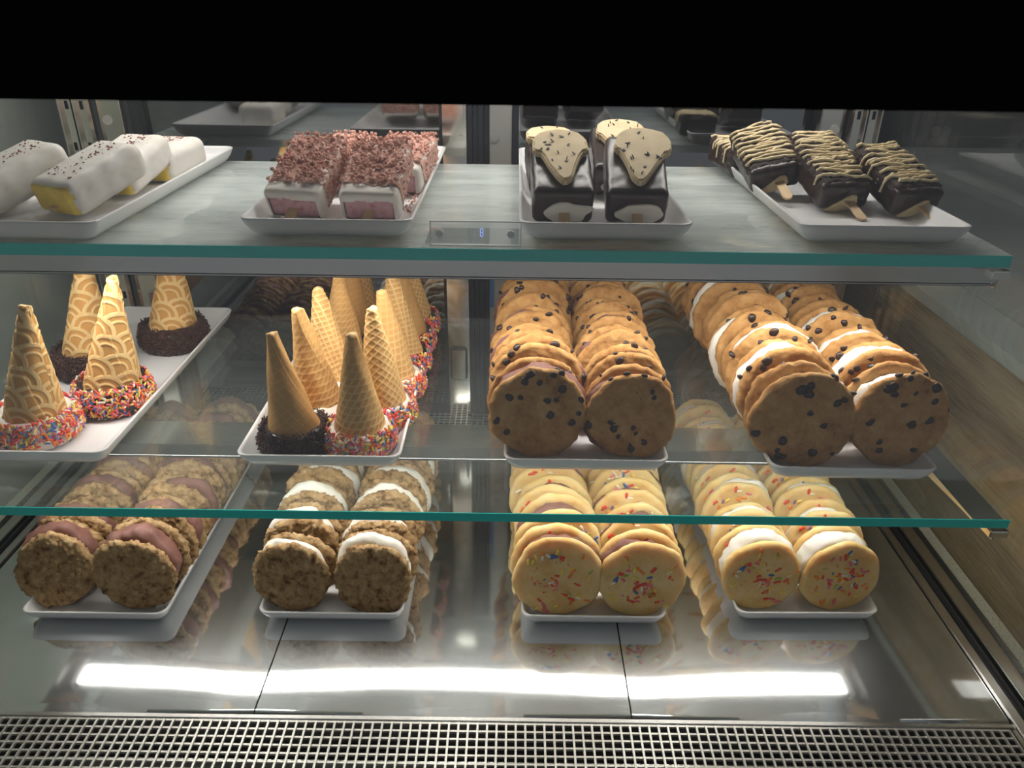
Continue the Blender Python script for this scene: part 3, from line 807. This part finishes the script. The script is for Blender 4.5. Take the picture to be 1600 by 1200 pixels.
for big, r0, ro, h in ((1, SC_R, 0.0375, 0.0290), (0, SG_R, 0.0320, 0.0255)):
    for mat in ('dark_choc', 'white_coat'):
        DIP[big, mat] = [dip_mesh(r0, ro, h, 3 + s, mat) for s in range(2)]
    SPK[big, 'rainbow'] = [rim_sprinkles(r0, ro, h, 1050 if big else 640, 11 + s, RAINBOW, 0.0060, 0.00105) for s in range(2)]
    SPK[big, 'dark'] = [rim_sprinkles(r0, ro, h, 2200 if big else 1300, 21 + s, DARKS, 0.0080, 0.00055, 1.0, 0.8) for s in range(2)]
    SPK[big, 'dark_low'] = [rim_sprinkles(r0, ro, h, 520, 31 + s, DARKS, 0.0060, 0.00055, 0.75, 0.35) for s in range(2)]
rngK = random.Random(8)
def cone(kind, var, x, y, z, big, dip, spr, label, group, yaw=0, tilt=(0, 0), hs=1.0):
    t = thing('ice_cream_cone', label, 'cone', (x, y, z), (0, 0, R(yaw)), group)
    link('cone', CONES[kind][var % len(CONES[kind])], t, (-0.008 * math.sin(R(tilt[1])), 0, 0.006), (Matrix.Rotation(R(tilt[1]), 3, 'Y') @ Matrix.Rotation(R(rngK.uniform(0, 360)), 3, 'Z')).to_euler(), (1, 1, hs))
    d = link('dipped_rim', rngK.choice(DIP[big, dip]), t, (0, 0, 0), (0, 0, R(rngK.uniform(0, 360))))
    s = link('sprinkles', rngK.choice(SPK[big, spr]), t, (0, 0, 0), (0, 0, R(rngK.uniform(0, 360)))); s['kind'] = 'stuff'
    return t
zc = ZM + 0.0042
for kind, var, x, y, dip, spr, lab, tilt, hs in (
    ('scallop', 0, -0.448, 0.627, 'white_coat', 'rainbow', 'scallop patterned cone dipped in white with rainbow sprinkles, nearest tray front', (0, 10), 1.0),
    ('scallop', 1, -0.406, 0.692, 'dark_choc', 'rainbow', 'scallop patterned cone dipped in chocolate under rainbow sprinkles', (0, 12), 1.05),
    ('scallop', 0, -0.468, 0.770, 'dark_choc', 'dark', 'pale scallop cone with chocolate strands, half hidden behind the rainbow cone', (0, 9), 1.05),
    ('scallop', 1, -0.404, 0.842, 'dark_choc', 'dark', 'scallop cone with thick chocolate strand rim, rearmost on its tray', (0, 8), 1.05)):
    cone(kind, var, x, y, zc, 1, dip, spr, lab, 'scallop patterned cones', rngK.uniform(0, 360) * 0, tilt, hs)
Frow = [('plain', 0.614, -0.2005, 'dark_choc', 'dark', 'smooth sugar cone with chocolate strands, front of the chocolate row', (0, -5)),
        ('square', 0.663, -0.1880, 'white_coat', 'dark_low', 'sugar cone dipped in white with chocolate strands, second in its row', (0, -6)),
        ('grid', 0.722, -0.1870, 'white_coat', 'dark_low', 'diamond pattern cone dipped in white with chocolate strands, third in its row', (0, -4)),
        ('square', 0.780, -0.1890, 'dark_choc', 'dark', 'sugar cone with chocolate strands, fourth in the chocolate row', (0, 2)),
        ('plain', 0.836, -0.1880, 'dark_choc', 'dark', 'sugar cone with chocolate strands, fifth in the chocolate row', (0, 2)),
        ('grid', 0.890, -0.1880, 'dark_choc', 'dark', 'sugar cone with chocolate strands, rearmost in the chocolate row', (0, 0))]
Rrow = [('square', 0.614, -0.1400, 'white_coat', 'rainbow', 'sugar cone with rainbow sprinkles, front of the rainbow row', (0, 0)),
        ('grid', 0.665, -0.1270, 'white_coat', 'rainbow', 'diamond pattern cone with rainbow sprinkles, second in the rainbow row', (0, -2)),
        ('square', 0.725, -0.1240, 'white_coat', 'rainbow', 'square pattern cone with rainbow sprinkles, third in the rainbow row', (0, -4)),
        ('grid', 0.783, -0.1240, 'dark_choc', 'rainbow', 'chocolate dipped cone with rainbow sprinkles, fourth in the rainbow row', (0, -3)),
        ('plain', 0.838, -0.1240, 'dark_choc', 'rainbow', 'chocolate dipped cone with rainbow sprinkles, fifth in the rainbow row', (0, -4)),
        ('grid', 0.891, -0.1240, 'dark_choc', 'rainbow', 'chocolate dipped cone with rainbow sprinkles, rearmost in the rainbow row', (0, -5))]
for i, (kind, y, x, dip, spr, lab, tilt) in enumerate(Frow + Rrow):
    cone(kind, i, x, y, zc, 0, dip, spr, lab, 'sugar cones with ' + ('chocolate strands' if i < 6 else 'rainbow sprinkles'), 0, tilt, rngK.uniform(0.98, 1.06))

# ------------------------------------------------------------------ dipped bars on sticks
def rbox(sx, sy, sz, r, n=12, amp=0.0, freq=120, seed=0, taper=0.0):
    """rounded block: front face at y = 0, base at z = 0"""
    bm = bmesh.new(); bmesh.ops.create_cube(bm, size=1.0)
    bmesh.ops.subdivide_edges(bm, edges=bm.edges[:], cuts=n, use_grid_fill=True)
    off = Vector((seed * 1.37, seed * 2.11, seed * 0.7)); inner = Vector((sx / 2 - r, sy / 2 - r, sz / 2 - r))
    for v in bm.verts:
        p = Vector((v.co.x * sx, v.co.y * sy, v.co.z * sz))
        q = Vector([max(-inner[i], min(inner[i], p[i])) for i in range(3)])
        d = p - q
        if d.length > 1e-7: p = q + d.normalized() * min(r, d.length if max(abs(d.x), abs(d.y), abs(d.z)) < r * 0.999 else r)
        nrm = d.normalized() if d.length > 1e-7 else Vector((0, 0, 1))
        if amp: p += nrm * amp * (noise.noise(p * freq + off) + 0.5 * noise.noise(p * freq * 2.3 + off))
        if taper: p.x *= 1 - taper * (p.z / sz + 0.5)
        v.co = (p.x, p.y + sy / 2, p.z + sz / 2)
    bmesh.ops.recalc_face_normals(bm, faces=bm.faces)
    return bm
def bm_mesh(bm, name, mat, smooth=True):
    me = bpy.data.meshes.new(name); bm.to_mesh(me); bm.free(); me.materials.append(M[mat])
    if smooth: me.polygons.foreach_set('use_smooth', [True] * len(me.polygons))
    return me
def stick_mesh():
    pts = []
    w = 0.0046; y0, y1 = -0.034, 0.02
    for k in range(9):
        a = math.pi + math.pi * k / 8; pts.append((w * math.cos(a), y0 + w + w * math.sin(a)))
    pts += [(w, y1), (-w, y1)]
    return MB().prism(pts, 2, -0.001, 0.001).mesh('stick', M['stick'], bevel=0.0003)
STICK = stick_mesh()
def cut_front(bm, fn):
    kill = [f for f in bm.faces if fn(f.calc_center_median())]
    bmesh.ops.delete(bm, geom=kill, context='FACES')

# white dipped mango bars
BW, BL, BT = 0.052, 0.088, 0.030
def white_bar():
    core = bm_mesh(rbox(BW, BL, BT, 0.007, 10, 0.0004, 150, 3), 'mango_core', 'mango_core')
    c = rbox(BW + 0.0036, BL + 0.002, BT + 0.0030, 0.0105, 26, 0.0007, 70, 9)
    off = Vector((4, 2, 1))
    cut_front(c, lambda p: p.y < 0.004 + 0.004 * noise.noise(p * 120 + off) - (0.004 if p.z > BT * 0.8 else 0))
    for v in c.verts: v.co.z -= 0.0012; v.co.y += 0.0006
    bmesh.ops.solidify(c, geom=c.faces[:], thickness=0.0009)
    coat = bm_mesh(c, 'white_coating', 'white_coat')
    rng = random.Random(3); fl = MB()
    for i in range(90):
        x = rng.gauss(0, 0.011); y = rng.uniform(0.012, BL - 0.006)
        if abs(x) > BW / 2 - 0.006: continue
        z = BT + 0.0021; s = rng.choice([0.0004, 0.0005, 0.0008, 0.0014])
        a = rng.uniform(0, 3); c_, s_ = math.cos(a) * s, math.sin(a) * s
        fl.add([(x + c_, y + s_, z), (x - s_, y + c_, z), (x - c_, y - s_, z), (x + s_, y - c_, z), (x, y, z + s * 0.8)], [(0, 1, 4), (1, 2, 4), (2, 3, 4), (3, 0, 4), (3, 2, 1, 0)])
    return core, coat, fl.mesh('fruit_flakes', M['flake'])
WB = white_bar()
def place(name, label, cat, loc, yaw, pitch, group, roll=0):
    return thing(name, label, cat, loc, Matrix.Rotation(R(yaw), 3, 'Z').__matmul__(Matrix.Rotation(R(pitch), 3, 'X')).__matmul__(Matrix.Rotation(R(roll), 3, 'Y')).to_euler(), group)
ZB = ZT + 0.0055
for x, y, yaw, pitch, lab, roll in ((-0.409, 0.684, -25, 17, 'white dipped bar with yellow end showing, nearest the tray corner', 0),
                                    (-0.482, 0.684, -28, 17, 'white dipped bar leaning beside the yellow ended one, farthest from the crumb bars', 0),
                                    (-0.399, 0.757, -6, 12, 'white dipped bar behind the yellow ended one', 0),
                                    (-0.391, 0.823, -6, 2, 'white dipped bar lying flat, rearmost on its tray', 0)):
    t = place('dipped_ice_bar', lab, 'ice cream bar', (x, y, ZB), yaw, pitch, 'white dipped mango bars', roll)
    link('mango_core', WB[0], t); link('white_coating', WB[1], t); link('stick', STICK, t, (0, 0.010, 0.010), (0, 0, 0), (1, 0.45, 1))
    o = link('fruit_flakes', WB[2], t); o['kind'] = 'stuff'

# pink crumb coated bars
def crumb_bar(seed):
    core = bm_mesh(rbox(BW - 0.004, BL, BT - 0.006, 0.004, 10, 0.0005, 200, seed), 'strawberry_core', 'pink_core')
    c = rbox(BW + 0.001, BL, BT - 0.001, 0.0050, 24, 0.0004, 90, seed + 2)
    off = Vector((seed, 2, 1))
    cut_front(c, lambda p: p.y < 0.0016 and p.z < BT - 0.0085 + 0.002 * noise.noise(p * 150 + off) and abs(p.x) < BW / 2 - 0.0035)
    for v in c.verts: v.co.z -= 0.0012; v.co.y -= 0.0006
    coat = bm_mesh(c, 'white_coating', 'white_coat')
    k = rbox(BW + 0.0020, BL - 0.006, BT - 0.0007, 0.0065, 40, 0.0016, 330, seed + 5)
    for v in k.verts: v.co.y += 0.008; v.co.z -= 0.0008
    cut_front(k, lambda p: p.y < 0.0145 + 0.005 * noise.noise(Vector((p.x * 90, 0, p.z * 60)) + off) or p.z < 0.002)
    crumb = bm_mesh(k, 'crumb_coat', 'crumbs')
    rng = random.Random(seed); mb = bmesh.new()
    for i in range(420):
        u = rng.random()
        if u < 0.72: p = Vector((rng.uniform(-BW / 2, BW / 2), rng.uniform(0.012, BL), BT + 0.0004))
        elif u < 0.86: p = Vector((rng.choice((-1, 1)) * (BW / 2 + 0.0010), rng.uniform(0.016, BL), rng.uniform(0.004, BT)))
        else: p = Vector((rng.uniform(-BW / 2, BW / 2), BL + 0.002, rng.uniform(0.006, BT)))
        r = rng.uniform(0.0006, 0.0021)
        bmesh.ops.create_icosphere(mb, subdivisions=1, radius=r, matrix=Matrix.Translation(p) @ Euler((rng.random() * 6, rng.random() * 6, 0)).to_matrix().to_4x4() @ Matrix.Diagonal((1, rng.uniform(0.7, 1.3), rng.uniform(0.7, 1.3), 1)))
    bits = bm_mesh(mb, 'crumb_bits', 'crumbs', False)
    return core, coat, crumb, bits
CB = [crumb_bar(2), crumb_bar(7)]
for i, (x, y, yaw, pitch, lab) in enumerate(((-0.197, 0.690, -9, 24, 'pink crumb coated bar on a stick, front left of its pair'),
                                             (-0.129, 0.684, -3, 22, 'pink crumb coated bar with a bare white side, front right of its pair'),
                                             (-0.188, 0.790, -10, 12, 'pink crumb coated bar hidden behind the front left crumb bar'),
                                             (-0.122, 0.788, -8, 12, 'pink crumb coated bar whose edge shows behind the front right one'))):
    b = CB[i % 2]
    t = place('crumb_ice_bar', lab, 'ice cream bar', (x, y, ZB), yaw, pitch, 'pink crumb coated bars')
    link('strawberry_core', b[0], t); link('white_coating', b[1], t); link('crumb_coat', b[2], t)
    o = link('crumb_bits', b[3], t); o['kind'] = 'stuff'
    link('stick', STICK, t, (0, 0, 0.010))
mb = bmesh.new(); rng = random.Random(77)
for i in range(110):
    p = Vector((rng.gauss(-0.1015, 0.004), rng.uniform(0.70, 0.90), ZT + 0.006)); bmesh.ops.create_icosphere(mb, subdivisions=1, radius=rng.uniform(0.0005, 0.0016), matrix=Matrix.Translation(p))
tag(link('loose_crumbs', bm_mesh(mb, 'loose_crumbs', 'crumbs', False)), 'loose pink crumbs spilled beside the crumb bars on their tray', 'crumbs', kind='stuff')

# chocolate bars with a cone shaped slab of cookie dough
def dough_mesh(seed):
    pts = [(0.003, 0.0), (0.007, 0.006), (0.0125, 0.024), (0.0175, 0.040), (0.0205, 0.046), (0.0245, 0.0475), (0.0265, 0.0525), (0.0250, 0.0565), (0.0255, 0.062), (0.0235, 0.070), (0.0185, 0.0775), (0.010, 0.0825), (0.0, 0.0840)]
    pts = pts + [(-x, y) for x, y in reversed(pts[:-1])]
    rng = random.Random(seed); pts = [(x + rng.gauss(0, 0.0006), y + rng.gauss(0, 0.0006)) for x, y in pts]
    me = MB().prism(pts, 2, 0, 0.008).mesh('cookie_dough', M['dough'], True, 0.0018)
    bm = bmesh.new(); bm.from_mesh(me)
    bmesh.ops.triangulate(bm, faces=[f for f in bm.faces if len(f.verts) > 4]); bm.to_mesh(me); bm.free()
    me.polygons.foreach_set('use_smooth', [False] * len(me.polygons))
    return me
CHW, CHL, CHT = 0.054, 0.092, 0.034
def choc_bar(seed):
    coat = bm_mesh(rbox(CHW, CHL, CHT, 0.0055, 22, 0.0006, 80, seed), 'chocolate_coat', 'dark_choc')
    off = Vector((seed, 5, 2))
    n = 20; ring = []
    for k in range(n):
        a = 2 * math.pi * k / n
        r = 1 + 0.28 * noise.noise(Vector((math.cos(a) * 1.5, math.sin(a) * 1.5, 0)) + off) + 0.12 * noise.noise(Vector((math.cos(a) * 6, math.sin(a) * 6, 0)) + off)
        ring.append((0.004 + 0.0205 * r * math.cos(a), 0.0125 + 0.0108 * r * math.sin(a)))
    me = MB().prism(ring, 1, -0.0014, 0.002).mesh('bitten_ice_cream', M['vanilla'], False, 0.0006)
    return coat, me
CHB = [choc_bar(1), choc_bar(6)]
DGH = [dough_mesh(1), dough_mesh(4)]
for i, (x, y, yaw, pitch, lab, dough) in enumerate(((0.043, 0.680, 1, 20.5, 'chocolate bar with dough cone slab, beside the acrylic tag holder', 1),
                                                    (0.108, 0.680, -3, 22.5, 'chocolate bar with dough cone slab, nearer the drizzled bars', 1),
                                                    (0.042, 0.790, 3, 9, 'chocolate bar hidden behind the dough bar beside the tag holder', 1),
                                                    (0.106, 0.785, -1, 16, 'chocolate bar with dough slab peeking over the bar in front', 1))):
    t = place('dough_topped_bar', lab, 'ice cream bar', (x, y, ZB), yaw, pitch, 'chocolate bars with dough slabs')
    c, w = CHB[i % 2]
    link('chocolate_coat', c, t); link('ice_cream_patch', w, t)
    link('stick', STICK, t, (0.001, 0, 0.012))
    d = link('cookie_dough', DGH[i % 2], t, (0.001, 0.007 if i % 2 == 0 else 0.008, CHT + 0.0004), (0, 0, R((2, -5, 3, -2)[i])))
    rng = random.Random(20 + i)
    for q in range(16):
        yy = rng.uniform(0.008, 0.079); hw = 0.004 + min(yy, 0.046) / 0.046 * 0.015 if yy < 0.07 else 0.012
        link('chocolate_chip', rng.choice(CHIPS), d, (rng.uniform(-hw, hw), yy, 0.0082), (R(90), rng.uniform(0, 6), 0), (rng.uniform(0.3, 0.85), 0.22, rng.uniform(0.28, 0.6)))

# chocolate bars with drizzled icing
DW, DL, DT = 0.050, 0.086, 0.027
def drizzle_bar(seed):
    rng = random.Random(seed)
    coat = bm_mesh(rbox(DW, DL, DT, 0.0060, 24, 0.0008, 150, seed), 'chocolate_coat', 'dark_choc')
    k = rbox(DW + 0.001, DL - 0.004, DT + 0.001, 0.0062, 34, 0.0016, 300, seed + 3)
    for v in k.verts: v.co.y += 0.005; v.co.z += 0.0006
    cut_front(k, lambda p: p.z < DT * 0.72 + 0.004 * noise.noise(p * 200))
    crumb = bm_mesh(k, 'cookie_crumb_topping', 'crumb_choc')
    ice = MB()
    y = 0.012; path = []
    side = 1
    top = DT + 0.0030
    while y < DL - 0.002:
        n = 12; y2 = y + rng.uniform(0.0032, 0.0062)
        pts, rad = [], []
        ov = (DW / 2 + 0.0014) * rng.choice((1, 1, 0.9, 0.7)); amp_ = rng.uniform(0, 0.003); ph_ = rng.uniform(0, 6)
        for q in range(n + 1):
            t = q / n; x = side * (ov - 2 * ov * t); yy = y + (y2 - y) * t + rng.gauss(0, 0.0006) + amp_ * math.sin(t * 5 + ph_)
            z = top + rng.gauss(0, 0.0003) - max(0, abs(x) - (DW / 2 - 0.006)) ** 2 * 60
            pts.append((x, yy, z)); rad.append(rng.uniform(0.0010, 0.0020))
        drip = rng.choice([0, 0.004, 0.008, 0.014])
        if drip:
            xx = pts[-1][0]; last = pts[-1]
            for z in (0.4, 0.8, 1.0): pts.append((xx * 1.02, last[1], last[2] - drip * z)); rad.append(0.0011 if z < 1 else 0.0013)
        ice.tube(pts, rad, 6)
        y = y2; side = -side
    icing = ice.mesh('drizzled_icing', M['drizzle'], True)
    ring = [(-0.019, 0.001), (-0.006, 0.000), (0.008, 0.0035), (0.0125, 0.008), (0.010, 0.0165), (0.005, 0.0175), (-0.004, 0.012), (-0.012, 0.0065)]
    patch = MB().prism(ring, 1, -0.0018, 0.002).mesh('dough_patch', M['drizzle'], False, 0.0007)
    return coat, crumb, icing, patch
DB = [drizzle_bar(3), drizzle_bar(8), drizzle_bar(12)]
for i, (x, y, yaw, pitch, lab, roll) in enumerate(((0.317, 0.742, 8, 18, 'drizzled chocolate bar on a stick, middle of the front three', 0),
                                             (0.378, 0.724, 13, 18, 'drizzled chocolate bar on a stick, closest to the end glass', 0),
                                             (0.268, 0.795, 4, 18, 'drizzled chocolate bar tilted on its side, left of the front three', -13),
                                             (0.345, 0.835, 6, 13, 'drizzled chocolate bar peeking out behind the middle one', 0),
                                             (0.268, 0.880, 6, 3, 'drizzled chocolate bar lying rearmost at the tray corner', 0))):
    t = place('drizzled_ice_bar', lab, 'ice cream bar', (x, y, ZB + (0.006 if roll else 0)), yaw, pitch, 'drizzled chocolate bars', roll)
    c = DB[i % 3]
    link('chocolate_coat', c[0], t); link('crumb_topping', c[1], t); link('drizzled_icing', c[2], t); link('dough_patch', c[3], t)
    link('stick', STICK, t, (0.003, 0, 0.011))
